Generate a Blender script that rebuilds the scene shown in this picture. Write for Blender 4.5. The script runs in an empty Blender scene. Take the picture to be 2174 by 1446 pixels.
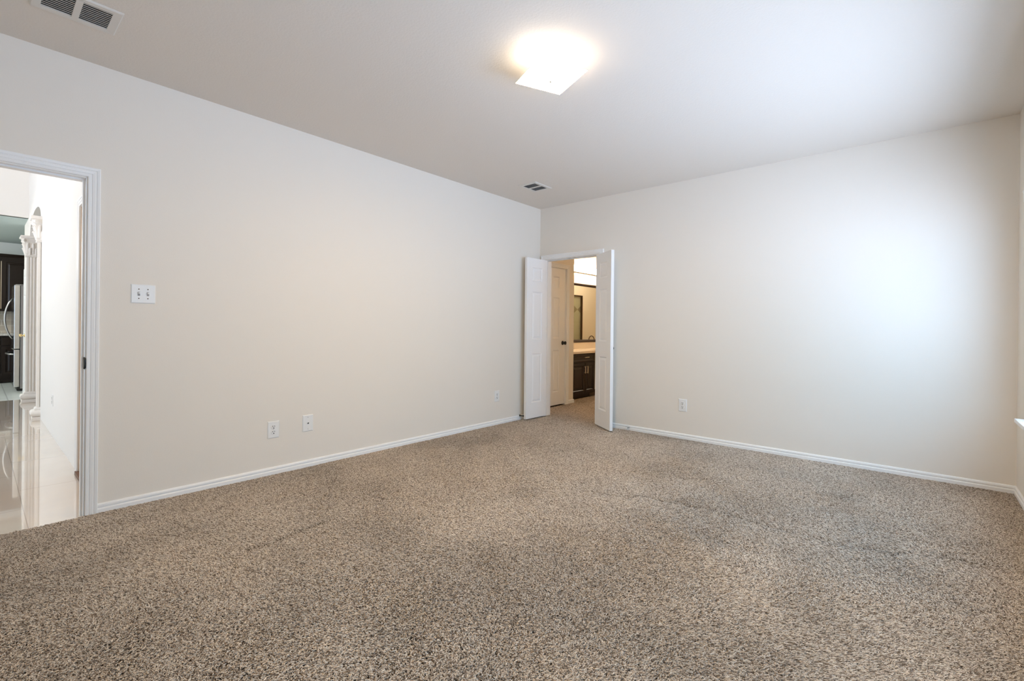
import bpy, bmesh, math, random
import numpy as np
from mathutils import Vector, Matrix

random.seed(7)
S = bpy.context.scene
COL = S.collection

# ------------------------------------------------------------------ camera
H = 2.74          # ceiling height
W = 4.346         # distance between the door wall and the window wall
cd = bpy.data.cameras.new('camera')
cam = bpy.data.objects.new('camera', cd)
COL.objects.link(cam)
cd.sensor_width = 36.0
cd.lens = 987.94 / 2174 * 36.0
cd.shift_y = -27.15 / 2174
cd.clip_start = 0.05
yaw, roll = -0.7137, 0.0101
fw = Vector((math.sin(yaw), math.cos(yaw), 0))
r0 = Vector((math.cos(yaw), -math.sin(yaw), 0))
u0 = r0.cross(fw)
rr = r0 * math.cos(roll) + u0 * math.sin(roll)
uu = -r0 * math.sin(roll) + u0 * math.cos(roll)
M = Matrix((rr, uu, -fw)).transposed().to_4x4()
M.translation = Vector((3.7845, -4.9272, 1.1597))
cam.matrix_world = M
S.camera = cam

# ------------------------------------------------------------------ world, view
S.view_settings.view_transform = 'Standard'
S.view_settings.look = 'None'
S.view_settings.gamma = 1.0
S.view_settings.use_curve_mapping = False
S.view_settings.exposure = 0.0
S.cycles.use_denoising = True
S.cycles.max_bounces = 14
S.cycles.diffuse_bounces = 8
S.cycles.glossy_bounces = 6
S.cycles.transmission_bounces = 8
S.cycles.transparent_max_bounces = 16
S.cycles.sample_clamp_indirect = 8.0

SKY = 8.5
wd = bpy.data.worlds.new('daylight')
S.world = wd
wd.use_nodes = True
nt = wd.node_tree
nt.nodes.clear()
wo = nt.nodes.new('ShaderNodeOutputWorld')
bg = nt.nodes.new('ShaderNodeBackground')
tc = nt.nodes.new('ShaderNodeTexCoord')
sx = nt.nodes.new('ShaderNodeSeparateXYZ')
cr = nt.nodes.new('ShaderNodeValToRGB')
mr = nt.nodes.new('ShaderNodeMapRange')
mr.inputs[1].default_value = -1.0
mr.inputs[2].default_value = 1.0
cr.color_ramp.elements[0].position = 0.30
cr.color_ramp.elements[0].color = (1.21, 1.50, 2.06, 1)
cr.color_ramp.elements[1].position = 0.56
cr.color_ramp.elements[1].color = (0.36, 0.62, 0.93, 1)
nt.links.new(tc.outputs['Generated'], sx.inputs[0])
nt.links.new(sx.outputs['Z'], mr.inputs[0])
nt.links.new(mr.outputs[0], cr.inputs[0])
nt.links.new(cr.outputs[0], bg.inputs[0])
bg.inputs[1].default_value = SKY
nt.links.new(bg.outputs[0], wo.inputs[0])


def portal(name, loc, rot, sxx, syy):
    """daylight portal in a window opening: it gives no light of its own"""
    l = bpy.data.lights.new(name, 'AREA')
    l.shape = 'RECTANGLE'
    l.size, l.size_y = sxx, syy
    l.cycles.is_portal = True
    o = bpy.data.objects.new(name, l)
    o.location = loc
    o.rotation_euler = rot
    COL.objects.link(o)
    return o


WZ0, WZ1 = 0.60, 2.05                       # bedroom window sill and head
WINS = [(-2.80, -0.54), (-4.36, -3.46)]     # bedroom window, then an unseen one added for fill (y ranges)
for y0, y1 in WINS:
    portal('window_daylight', (W + 0.16, (y0 + y1) / 2, (WZ0 + WZ1) / 2), (0, math.radians(90), 0), WZ1 - WZ0, y1 - y0)
LWIN = (-4.4, -2.6, 0.7, 2.5)               # unseen window added to light the living room (x0,x1,z0,z1) at y=-9
portal('living_daylight', ((LWIN[0] + LWIN[1]) / 2, -9.16, (LWIN[2] + LWIN[3]) / 2), (math.radians(90), 0, 0),
       LWIN[1] - LWIN[0], LWIN[3] - LWIN[2])

# ------------------------------------------------------------------ materials
def mat(name, col, rough=0.6, metal=0.0, spec=0.5, bump=None, var=None, trans=0.0, emit=None, coat=0.0):
    m = bpy.data.materials.new(name)
    m.use_nodes = True
    n = m.node_tree.nodes
    b = n['Principled BSDF']
    b.inputs['Base Color'].default_value = (*col, 1)
    b.inputs['Roughness'].default_value = rough
    b.inputs['Metallic'].default_value = metal
    b.inputs['Specular IOR Level'].default_value = spec
    b.inputs['Transmission Weight'].default_value = trans
    b.inputs['Coat Weight'].default_value = coat
    if emit:
        b.inputs['Emission Color'].default_value = (*emit[0], 1)
        b.inputs['Emission Strength'].default_value = emit[1]
    L = m.node_tree.links
    t = None
    if bump or var:
        t = n.new('ShaderNodeTexCoord')
    if bump:
        sc, st, dist = bump
        z = n.new('ShaderNodeTexNoise')
        z.inputs['Scale'].default_value = sc
        z.inputs['Detail'].default_value = 3
        bp = n.new('ShaderNodeBump')
        bp.inputs['Strength'].default_value = st
        bp.inputs['Distance'].default_value = dist
        L.new(t.outputs['Object'], z.inputs['Vector'])
        L.new(z.outputs[0], bp.inputs['Height'])
        L.new(bp.outputs[0], b.inputs['Normal'])
    if var:
        sc, amt, stretch = var
        mp = n.new('ShaderNodeMapping')
        mp.inputs['Scale'].default_value = stretch
        z = n.new('ShaderNodeTexNoise')
        z.inputs['Scale'].default_value = sc
        z.inputs['Detail'].default_value = 4
        mx = n.new('ShaderNodeMixRGB')
        mx.inputs[1].default_value = (*[c * (1 - amt) for c in col], 1)
        mx.inputs[2].default_value = (*[min(1, c * (1 + amt)) for c in col], 1)
        L.new(t.outputs['Object'], mp.inputs[0])
        L.new(mp.outputs[0], z.inputs['Vector'])
        L.new(z.outputs[0], mx.inputs[0])
        L.new(mx.outputs[0], b.inputs['Base Color'])
    return m


M_WALL = mat('cream_wall_paint', (0.80, 0.752, 0.682), 0.75, spec=0.25, bump=(140, 0.10, 0.003))
M_CEIL = mat('ceiling_paint', (0.755, 0.70, 0.632), 0.85, spec=0.2, bump=(90, 0.25, 0.005))
M_TRIM = mat('white_trim_paint', (0.87, 0.87, 0.865), 0.38, spec=0.45, bump=(60, 0.03, 0.002))
M_DOOR = mat('white_door_paint', (0.885, 0.885, 0.885), 0.42, spec=0.45, bump=(80, 0.03, 0.002))
M_PLATE = mat('white_plastic', (0.82, 0.82, 0.81), 0.3)
M_SLOT = mat('dark_slot', (0.02, 0.02, 0.02), 0.6)
M_BLACK = mat('black_metal', (0.012, 0.011, 0.010), 0.4, metal=0.3)
M_STEEL = mat('spring_steel', (0.55, 0.54, 0.52), 0.3, metal=1.0)
M_BRASS = mat('polished_brass', (0.80, 0.58, 0.28), 0.22, metal=1.0)
M_NICKEL = mat('brushed_nickel', (0.75, 0.66, 0.52), 0.28, metal=1.0)
M_BRONZE = mat('dark_bronze', (0.10, 0.055, 0.025), 0.4, metal=0.7)
M_ESPRESSO = mat('espresso_wood', (0.014, 0.008, 0.005), 0.30, spec=0.35, bump=(40, 0.05, 0.002), var=(9, 0.35, (1, 1, 9)))
M_FRAMEWOOD = mat('dark_frame_wood', (0.034, 0.016, 0.009), 0.5, spec=0.3, var=(12, 0.4, (1, 0.2, 6)))
M_COUNTER = mat('cream_countertop', (0.80, 0.70, 0.58), 0.18, var=(25, 0.06, (1, 1, 1)))
M_GRANITE = mat('pale_counter', (0.66, 0.65, 0.62), 0.15, var=(60, 0.5, (1, 1, 1)))
M_INOX = mat('stainless_steel', (0.60, 0.585, 0.56), 0.34, metal=0.9, var=(5, 0.05, (1, 1, 30)))
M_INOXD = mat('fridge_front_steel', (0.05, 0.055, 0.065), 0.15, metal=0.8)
M_GREYM = mat('grey_cabinet_side', (0.30, 0.28, 0.27), 0.5)
M_VENT = mat('vent_enamel', (0.70, 0.67, 0.62), 0.5)
M_PILASTER = mat('plaster_column', (0.84, 0.80, 0.75), 0.7, var=(14, 0.05, (1, 1, 1)), bump=(40, 0.15, 0.004))
M_HALLWALL = mat('hall_white_paint', (0.84, 0.815, 0.775), 0.7, spec=0.25)
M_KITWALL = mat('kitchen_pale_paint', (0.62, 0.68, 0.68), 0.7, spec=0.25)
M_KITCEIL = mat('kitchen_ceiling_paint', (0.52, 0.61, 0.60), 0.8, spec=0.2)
M_WARMJAMB = mat('warm_lit_jamb', (0.76, 0.64, 0.53), 0.5)  # warm light on the closet jamb, put into its colour
M_SHADE = mat('frosted_shade_glass', (0.95, 0.94, 0.92), 0.5, emit=((1.0, 0.67, 0.27), 136.0))
M_SHADETOP = mat('frosted_shade_glass_inner', (0.95, 0.94, 0.92), 0.5)
M_BULB = mat('glowing_bulb', (1, 0.95, 0.85), 0.4, emit=((1.0, 0.79, 0.57), 84.0))
M_BULBC = mat('ceiling_lamp_bulb', (1, 0.95, 0.85), 0.4, emit=((1.0, 0.88, 0.7), 15.0))
M_MIRROR = mat('mirror_glass', (0.92, 0.90, 0.84), 0.01, metal=1.0)
M_BATHWALL = mat('bath_tan_paint', (0.82, 0.745, 0.61), 0.75, spec=0.25)
M_WOODSILL = mat('brown_threshold_wood', (0.16, 0.075, 0.04), 0.5, var=(8, 0.3, (1, 6, 1)))


def thin_glass(name, tint):
    m = bpy.data.materials.new(name)
    m.use_nodes = True
    n = m.node_tree.nodes
    n.clear()
    o = n.new('ShaderNodeOutputMaterial')
    t = n.new('ShaderNodeBsdfTransparent')
    t.inputs[0].default_value = (*tint, 1)
    g = n.new('ShaderNodeBsdfGlossy')
    g.inputs['Roughness'].default_value = 0.02
    x = n.new('ShaderNodeMixShader')
    x.inputs[0].default_value = 0.06
    m.node_tree.links.new(t.outputs[0], x.inputs[1])
    m.node_tree.links.new(g.outputs[0], x.inputs[2])
    m.node_tree.links.new(x.outputs[0], o.inputs[0])
    return m


M_GLASS = thin_glass('window_glass', (0.97, 0.985, 0.98))
M_SHOWERGLASS = thin_glass('shower_glass', (0.93, 0.95, 0.92))


def tile_mat(name, c1, c2, grout, bw, rh, mortar, offset, rough, loc, coat=0.0, plane='XY'):
    m = bpy.data.materials.new(name)
    m.use_nodes = True
    n = m.node_tree.nodes
    L = m.node_tree.links
    b = n['Principled BSDF']
    t = n.new('ShaderNodeTexCoord')
    sp = n.new('ShaderNodeSeparateXYZ')
    cb = n.new('ShaderNodeCombineXYZ')
    L.new(t.outputs['Object'], sp.inputs[0])
    a, c = {'XY': ('X', 'Y'), 'YZ': ('Y', 'Z'), 'XZ': ('X', 'Z')}[plane]
    L.new(sp.outputs[a], cb.inputs[0])
    L.new(sp.outputs[c], cb.inputs[1])
    mp = n.new('ShaderNodeMapping')
    mp.inputs['Location'].default_value = loc
    L.new(cb.outputs[0], mp.inputs[0])
    k = n.new('ShaderNodeTexBrick')
    k.offset = offset
    k.inputs['Scale'].default_value = 1.0
    k.inputs['Brick Width'].default_value = bw
    k.inputs['Row Height'].default_value = rh
    k.inputs['Mortar Size'].default_value = mortar
    k.inputs['Color1'].default_value = (*c1, 1)
    k.inputs['Color2'].default_value = (*c2, 1)
    k.inputs['Mortar'].default_value = (*grout, 1)
    L.new(mp.outputs[0], k.inputs['Vector'])
    z = n.new('ShaderNodeTexNoise')
    z.inputs['Scale'].default_value = 2.5
    z.inputs['Detail'].default_value = 6
    mx = n.new('ShaderNodeMixRGB')
    mx.blend_type = 'MULTIPLY'
    mx.inputs[0].default_value = 0.18
    L.new(t.outputs['Object'], z.inputs['Vector'])
    L.new(k.outputs[0], mx.inputs[1])
    L.new(z.outputs[0], mx.inputs[2])
    L.new(mx.outputs[0], b.inputs['Base Color'])
    b.inputs['Roughness'].default_value = rough
    b.inputs['Coat Weight'].default_value = coat
    b.inputs['Coat Roughness'].default_value = 0.02
    return m


M_TILE = tile_mat('polished_beige_tile', (0.80, 0.70, 0.60), (0.78, 0.68, 0.575), (0.52, 0.44, 0.37), 0.97, 0.6, 0.0022, 0.5, 0.07,
                  (0.44 + 0.485, 4.72 + 0.6, 0), coat=1.0)
M_KTILE = tile_mat('kitchen_floor_tile', (0.66, 0.70, 0.68), (0.62, 0.67, 0.65), (0.38, 0.40, 0.40), 0.45, 0.45, 0.006, 0.0, 0.3,
                   (0.1, 0.09, 0))
M_SPLASH = tile_mat('backsplash_tile', (0.62, 0.56, 0.47), (0.52, 0.47, 0.40), (0.72, 0.69, 0.63), 0.15, 0.11, 0.006, 0.5, 0.35,
                    (0, 0, 0), plane='YZ')
M_SHTILE = tile_mat('shower_wall_tile', (0.66, 0.60, 0.46), (0.64, 0.58, 0.45), (0.52, 0.47, 0.36), 0.33, 0.33, 0.004, 0.0, 0.3,
                    (0, 0, 0), plane='YZ')
M_SHTILED = mat('shower_accent_tile', (0.33, 0.26, 0.17), 0.35)


def carpet_mat():
    m = bpy.data.materials.new('beige_brown_carpet')
    m.use_nodes = True
    n = m.node_tree.nodes
    L = m.node_tree.links
    b = n['Principled BSDF']
    b.inputs['Roughness'].default_value = 0.95
    b.inputs['Specular IOR Level'].default_value = 0.05
    t = n.new('ShaderNodeTexCoord')
    # yarn flecks
    z1 = n.new('ShaderNodeTexNoise')
    z1.inputs['Scale'].default_value = 95
    z1.inputs['Detail'].default_value = 2.5
    z1.inputs['Roughness'].default_value = 0.6
    z1.inputs['Distortion'].default_value = 0.8
    L.new(t.outputs['Object'], z1.inputs['Vector'])
    ramp = n.new('ShaderNodeValToRGB')
    e = ramp.color_ramp.elements
    e[0].position, e[0].color = 0.36, (0.05, 0.035, 0.024, 1)
    e[1].position, e[1].color = 0.62, (0.16, 0.12, 0.088, 1)
    mid = e.new(0.48)
    mid.color = (0.10, 0.073, 0.052, 1)
    L.new(z1.outputs[0], ramp.inputs[0])
    # shading of trodden, brushed pile, put into the base colour
    z2 = n.new('ShaderNodeTexNoise')
    z2.inputs['Scale'].default_value = 1.6
    z2.inputs['Detail'].default_value = 7
    z2.inputs['Roughness'].default_value = 0.62
    L.new(t.outputs['Object'], z2.inputs['Vector'])
    r2 = n.new('ShaderNodeMapRange')
    r2.inputs[1].default_value = 0.33
    r2.inputs[2].default_value = 0.62
    r2.inputs[3].default_value = 0.78
    r2.inputs[4].default_value = 1.06
    L.new(z2.outputs[0], r2.inputs[0])
    mul = n.new('ShaderNodeMixRGB')
    mul.blend_type = 'MULTIPLY'
    mul.inputs[0].default_value = 1.0
    L.new(ramp.outputs[0], mul.inputs[1])
    L.new(r2.outputs[0], mul.inputs[2])
    L.new(mul.outputs[0], b.inputs['Base Color'])
    bp = n.new('ShaderNodeBump')
    bp.inputs['Strength'].default_value = 0.8
    bp.inputs['Distance'].default_value = 0.008
    L.new(z1.outputs[0], bp.inputs['Height'])
    L.new(bp.outputs[0], b.inputs['Normal'])
    return m


M_CARPET = carpet_mat()


def pile_mat():
    m = bpy.data.materials.new('carpet_yarn')
    m.use_nodes = True
    n = m.node_tree.nodes
    L = m.node_tree.links
    b = n['Principled BSDF']
    b.inputs['Roughness'].default_value = 0.9
    b.inputs['Specular IOR Level'].default_value = 0.1
    hi = n.new('ShaderNodeHairInfo')
    ramp = n.new('ShaderNodeValToRGB')
    ramp.color_ramp.interpolation = 'LINEAR'
    e = ramp.color_ramp.elements
    e[0].position, e[0].color = 0.0, (0.185, 0.142, 0.108, 1)
    e[1].position, e[1].color = 1.0, (0.80, 0.715, 0.63, 1)
    for p, c in ((0.22, (0.30, 0.24, 0.195, 1)), (0.45, (0.585, 0.50, 0.425, 1)), (0.8, (0.71, 0.625, 0.545, 1))):
        q = e.new(p)
        q.color = c
    L.new(hi.outputs['Random'], ramp.inputs[0])
    at = n.new('ShaderNodeAttribute')
    at.attribute_name = 'pile_shade'  # pile shading carried as a strand colour
    mu = n.new('ShaderNodeMixRGB')
    mu.blend_type = 'MULTIPLY'
    mu.inputs[0].default_value = 1.0
    L.new(ramp.outputs[0], mu.inputs[1])
    L.new(at.outputs['Color'], mu.inputs[2])
    L.new(mu.outputs[0], b.inputs['Base Color'])
    return m


M_PILE = pile_mat()

# ------------------------------------------------------------------ mesh helpers
def nb():
    return bmesh.new()


def box(bm, x0, x1, y0, y1, z0, z1, mtx=None):
    x0, x1 = min(x0, x1), max(x0, x1)
    y0, y1 = min(y0, y1), max(y0, y1)
    z0, z1 = min(z0, z1), max(z0, z1)
    v = [bm.verts.new(p) for p in ((x0, y0, z0), (x1, y0, z0), (x1, y1, z0), (x0, y1, z0),
                                   (x0, y0, z1), (x1, y0, z1), (x1, y1, z1), (x0, y1, z1))]
    for f in ((0, 3, 2, 1), (4, 5, 6, 7), (0, 1, 5, 4), (1, 2, 6, 5), (2, 3, 7, 6), (3, 0, 4, 7)):
        bm.faces.new([v[i] for i in f])
    if mtx:
        bmesh.ops.transform(bm, matrix=mtx, verts=v)
    return v


def lathe(bm, prof, origin=(0, 0, 0), axis=(0, 0, 1), n=24, cap=True):
    """prof: list of (radius, height along axis)"""
    ax = Vector(axis).normalized()
    a = ax.orthogonal().normalized()
    b = ax.cross(a)
    o = Vector(origin)
    rings = []
    for r, h in prof:
        rings.append([bm.verts.new(o + ax * h + (a * math.cos(2 * math.pi * i / n) + b * math.sin(2 * math.pi * i / n)) * max(r, 1e-5))
                      for i in range(n)])
    for k in range(len(rings) - 1):
        for i in range(n):
            j = (i + 1) % n
            bm.faces.new((rings[k][i], rings[k][j], rings[k + 1][j], rings[k + 1][i]))
    if cap:
        bm.faces.new(list(reversed(rings[0])))
        bm.faces.new(rings[-1])


def tube(bm, pts, r, n=10):
    pts = [Vector(p) for p in pts]
    rings = []
    prev = None
    for i, p in enumerate(pts):
        d = (pts[min(i + 1, len(pts) - 1)] - pts[max(i - 1, 0)]).normalized()
        a = d.orthogonal().normalized() if prev is None else (prev - d * prev.dot(d)).normalized()
        prev = a
        b = d.cross(a)
        rad = r[i] if isinstance(r, (list, tuple)) else r
        rings.append([bm.verts.new(p + (a * math.cos(2 * math.pi * k / n) + b * math.sin(2 * math.pi * k / n)) * rad) for k in range(n)])
    for k in range(len(rings) - 1):
        for i in range(n):
            j = (i + 1) % n
            bm.faces.new((rings[k][i], rings[k][j], rings[k + 1][j], rings[k + 1][i]))
    bm.faces.new(list(reversed(rings[0])))
    bm.faces.new(rings[-1])


def sweep(bm, prof, stations, closed_prof=True):
    """prof: list of (a,b); stations: list of functions (a,b)->point"""
    rings = [[bm.verts.new(s(a, b)) for a, b in prof] for s in stations]
    n = len(prof)
    for k in range(len(rings) - 1):
        for i in range(n if closed_prof else n - 1):
            j = (i + 1) % n
            bm.faces.new((rings[k][i], rings[k][j], rings[k + 1][j], rings[k + 1][i]))
    if closed_prof:
        bm.faces.new(list(reversed(rings[0])))
        bm.faces.new(rings[-1])


def obj(name, bm, m, parent=None, smooth=False, bevel=0.0, local=False):
    bmesh.ops.recalc_face_normals(bm, faces=bm.faces[:])
    me = bpy.data.meshes.new(name)
    bm.to_mesh(me)
    bm.free()
    if smooth:
        for p in me.polygons:
            p.use_smooth = True
    for q in (m if isinstance(m, (list, tuple)) else [m]):
        me.materials.append(q)
    o = bpy.data.objects.new(name, me)
    COL.objects.link(o)
    if parent is not None:
        o.parent = parent
        if not local:
            o.matrix_parent_inverse = parent.matrix_basis.inverted()
    if bevel:
        b = o.modifiers.new('soft_edges', 'BEVEL')
        b.width = bevel
        b.segments = 2
        b.limit_method = 'ANGLE'
    return o


def tag(o, label, cat, group=None, kind=None):
    o['label'] = label
    o['category'] = cat
    if group:
        o['group'] = group
    if kind:
        o['kind'] = kind
    return o


def thing(name, loc, label, cat, rotz=0.0, group=None, kind=None):
    o = bpy.data.objects.new(name, None)
    o.empty_display_size = 0.05
    o.location = loc
    o.rotation_euler = (0, 0, rotz)
    COL.objects.link(o)
    bpy.context.view_layer.update()
    return tag(o, label, cat, group, kind)


def copy_tree(o, parent=None):
    c = o.copy()
    COL.objects.link(c)
    if parent is not None:
        c.parent = parent
    for ch in list(o.children):
        copy_tree(ch, c)
    return c


def struct(name, bm, m, label=None, cat=None, parent=None, bevel=0.0, smooth=False):
    o = obj(name, bm, m, parent, bevel=bevel, smooth=smooth)
    if parent is None:
        o['kind'] = 'structure'
        if label:
            o['label'] = label
        if cat:
            o['category'] = cat
    return o


def wall_x(name, x0, x1, y0, y1, z0, z1, holes, m, label=None):
    """wall slab between x0..x1 running along y, holes = (ya,yb,za,zb)"""
    bm = nb()
    ys = sorted({y0, y1, *[h[0] for h in holes], *[h[1] for h in holes]})
    for a, b in zip(ys[:-1], ys[1:]):
        hs = [h for h in holes if h[0] <= a + 1e-6 and h[1] >= b - 1e-6]
        if not hs:
            box(bm, x0, x1, a, b, z0, z1)
        else:
            h = hs[0]
            if h[2] > z0:
                box(bm, x0, x1, a, b, z0, h[2])
            if h[3] < z1:
                box(bm, x0, x1, a, b, h[3], z1)
    bmesh.ops.remove_doubles(bm, verts=bm.verts[:], dist=1e-5)
    return struct(name, bm, m, label, 'wall')


def wall_y(name, y0, y1, x0, x1, z0, z1, holes, m, label=None):
    bm = nb()
    xs = sorted({x0, x1, *[h[0] for h in holes], *[h[1] for h in holes]})
    for a, b in zip(xs[:-1], xs[1:]):
        hs = [h for h in holes if h[0] <= a + 1e-6 and h[1] >= b - 1e-6]
        if not hs:
            box(bm, a, b, y0, y1, z0, z1)
        else:
            h = hs[0]
            if h[2] > z0:
                box(bm, a, b, y0, y1, z0, h[2])
            if h[3] < z1:
                box(bm, a, b, y0, y1, h[3], z1)
    bmesh.ops.remove_doubles(bm, verts=bm.verts[:], dist=1e-5)
    return struct(name, bm, m, label, 'wall')


def slab(name, x0, x1, y0, y1, z0, z1, m, label=None, cat=None):
    bm = nb()
    box(bm, x0, x1, y0, y1, z0, z1)
    return struct(name, bm, m, label, cat)


# ------------------------------------------------------------------ bedroom shell
YF = -5.75        # wall behind the camera
DT = 0.135        # wall thickness
DO = (0.09, 0.90, 2.055)          # double-door opening in the back wall: x0, x1, head
LO = (-5.30, -4.49, 2.040)        # opening in the left wall: y0, y1, head

slab('floor', 0.012, W + 0.05, YF - 0.05, 0.06, -0.10, -0.008, M_CARPET, 'bedroom floor under beige brown carpet', 'floor')
slab('floor_bath', -0.9, 1.06, 0.06, 6.7, -0.10, -0.008, M_CARPET, 'bathroom passage floor under beige brown carpet', 'floor')
slab('ceiling', -DT, W + 0.2, YF - 0.15, DT, H, H + 0.15, M_CEIL, 'textured off-white bedroom ceiling', 'ceiling')
wall_x('wall_left', -DT, 0, YF - 0.1, 0, -0.1, H, [(LO[0], LO[1], -0.1, LO[2])], M_WALL, 'long cream wall with the open doorway')
wall_y('wall_back', 0, DT, -1.0, W, -0.1, H, [(DO[0], DO[1], -0.1, DO[2])], M_WALL, 'cream wall with the open double doors')
wall_x('wall_right', W, W + 0.17, YF - 0.1, DT, -0.1, H, [(a, b, WZ0, WZ1) for a, b in WINS], M_WALL, 'cream window wall')
wall_y('wall_front', YF - 0.12, YF, 0, W, -0.1, H, [], M_WALL, 'cream wall behind the viewpoint')



FURROWS = [((2.25, -1.88), (2.86, -1.81), 0.032, 0.62), ((2.95, -1.815), (3.44, -1.84), 0.045, 0.6), ((3.44, -1.84), (4.20, -1.55), 0.050, 0.6),
           ((1.20, -4.10), (1.155, -3.50), 0.020, 0.8), ((2.05, -2.05), (2.30, -1.95), 0.06, 0.45), ((2.9, -2.22), (3.1, -2.2), 0.10, 0.5),
           ((2.6, -0.62), (3.1, -0.55), 0.09, 0.4), ((3.2, -0.95), (3.5, -0.9), 0.08, 0.5), ((1.6, -1.9), (1.75, -2.0), 0.07, 0.35)]


def carpet_pile(name, rects, density, label):
    """tufts of twisted yarn standing on the floor, leaning in brushed patches"""
    rng = np.random.default_rng(11)
    P = []
    for x0, x1, y0, y1 in rects:
        k = int((x1 - x0) * (y1 - y0) * density)
        P.append(np.stack([rng.uniform(x0, x1, k), rng.uniform(y0, y1, k)], 1))
    P = np.concatenate(P)
    N = len(P)
    ph = rng.uniform(0, 6.28, (3, 14))
    kx = rng.normal(0, 1, (3, 14)) * np.geomspace(1.2, 9.0, 14)
    ky = rng.normal(0, 1, (3, 14)) * np.geomspace(1.2, 9.0, 14)
    am = np.geomspace(1.0, 0.45, 14)

    def field(i):
        v = np.zeros(N)
        for j in range(14):
            v += am[j] * np.sin(kx[i, j] * P[:, 0] + ky[i, j] * P[:, 1] + ph[i, j])
        return v / np.sqrt((am ** 2).sum() / 2)
    lx, ly, lh = field(0) * 0.0052, field(1) * 0.0052, field(2)
    # patchy shading of the brushed pile, put into the yarn colour
    ws = np.zeros(N)
    for f_, a_ in ((1.5, 1.0), (2.6, 0.8), (4.6, 0.7), (8.0, 0.55), (14.0, 0.4)):
        for q in range(4):
            th = rng.uniform(0, np.pi)
            ws += a_ * np.sin(f_ * (np.cos(th) * P[:, 0] + np.sin(th) * P[:, 1]) * rng.uniform(0.8, 1.25) + rng.uniform(0, 6.28)
                              + 0.8 * np.sin(f_ * 0.7 * (P[:, 1] * np.cos(th) - P[:, 0] * np.sin(th))))
    ws = np.clip((ws / 2.1 + 0.15) * 0.5, -1, 1)
    pile_shade = 1.0 - 0.17 * np.clip(ws + 0.25, 0, 1)
    # furrows pressed into the pile: strands are laid away from them and matted low
    low = np.ones(N)
    keep = np.ones(N, bool)
    for pa, pb, wd_, am_ in FURROWS:
        pa, pb = np.array(pa), np.array(pb)
        d = pb - pa
        L_ = np.hypot(*d)
        d = d / L_
        s_ = (P - pa) @ d
        nrm = np.array([-d[1], d[0]])
        t_ = (P - pa) @ nrm + 0.012 * np.sin(s_ * 9.0) + 0.006 * np.sin(s_ * 31.0)
        w_ = np.exp(-(t_ / wd_) ** 2) * np.clip((s_ + 0.1) / 0.2, 0, 1) * np.clip((L_ + 0.1 - s_) / 0.2, 0, 1) * am_
        sg = np.sign(t_)
        lx += nrm[0] * sg * w_ * 0.010
        ly += nrm[1] * sg * w_ * 0.010
        low *= 1 - 0.45 * w_
        pile_shade *= 1 - 0.22 * w_  # shade in the furrow, darkened into the yarn colour
        keep &= rng.uniform(0, 1, N) > 0.62 * w_
    ang = rng.uniform(0, 2 * np.pi, N)
    lean = rng.uniform(0.002, 0.012, N)
    hgt = rng.uniform(0.008, 0.0125, N) * (1 + 0.06 * lh) * low
    dx = np.cos(ang) * lean + lx
    dy = np.sin(ang) * lean + ly
    bend = rng.normal(0, 0.0032, (N, 2))
    pos = np.zeros((N, 4, 3), np.float32)
    base = -0.012
    for i, (f, g) in enumerate(((0, 0), (0.25, 0.5), (0.62, 0.88), (1.0, 1.0))):
        pos[:, i, 0] = P[:, 0] + dx * f + bend[:, 0] * math.sin(math.pi * f)
        pos[:, i, 1] = P[:, 1] + dy * f + bend[:, 1] * math.sin(math.pi * f)
        pos[:, i, 2] = base + hgt * g
    rad = np.tile(np.array([0.0013, 0.0016, 0.0015, 0.0010], np.float32), (N, 1)) * rng.uniform(0.75, 1.15, (N, 1)).astype(np.float32)
    pos, rad, pile_shade = pos[keep], rad[keep], pile_shade[keep]
    N = len(pos)
    hc = bpy.data.hair_curves.new(name)
    hc.add_curves([4] * N)
    hc.attributes['position'].data.foreach_set('vector', pos.ravel())
    ra = hc.attributes.get('radius') or hc.attributes.new('radius', 'FLOAT', 'POINT')
    ra.data.foreach_set('value', rad.ravel())
    wa = hc.attributes.new('pile_shade', 'FLOAT_COLOR', 'CURVE')
    wa.data.foreach_set('color', np.repeat(np.stack([pile_shade, pile_shade * 0.98, pile_shade * 0.935, np.ones(N)], 1), 1, 0).astype(np.float32).ravel())
    hc.materials.append(M_PILE)
    o = bpy.data.objects.new(name, hc)
    COL.objects.link(o)
    tag(o, label, 'carpet', kind='stuff')
    return o


carpet_pile('carpet_pile', [(0.018, W - 0.012, -5.3, -0.014), (DO[0] + 0.005, DO[1] - 0.005, -0.014, DT), (-0.235, 0.98, DT, 1.2), (-0.40, 0.98, 1.2, 2.6)],
            70000, 'beige and brown cut-pile carpet covering the bedroom and passage floor')

# baseboards: lower band, shadow groove, rounded cap
BP = [(0, 0.0), (0.014, 0.0), (0.0145, 0.006), (0.0145, 0.029), (0.012, 0.033), (0.0065, 0.035), (0.0065, 0.0385),
      (0.0105, 0.041), (0.0115, 0.047), (0.0105, 0.054), (0.007, 0.060), (0.002, 0.0625), (0, 0.0625)]
BP = [(d, z - 0.008) for d, z in BP]


def baseboard(name, p0, p1, nrm, label, prof=BP, m=M_TRIM, m0=0.0, m1=0.0):
    """m0/m1: mitre (how far the end moves along the run per unit of depth)"""
    p0, p1, nv = Vector((*p0, 0)), Vector((*p1, 0)), Vector((*nrm, 0))
    d = (p1 - p0).normalized()
    bm = nb()
    sweep(bm, prof, [lambda a, b: p0 + nv * a + d * a * m0 + Vector((0, 0, b)),
                     lambda a, b: p1 + nv * a - d * a * m1 + Vector((0, 0, b))])
    return struct(name, bm, m, label, 'baseboard')


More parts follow.
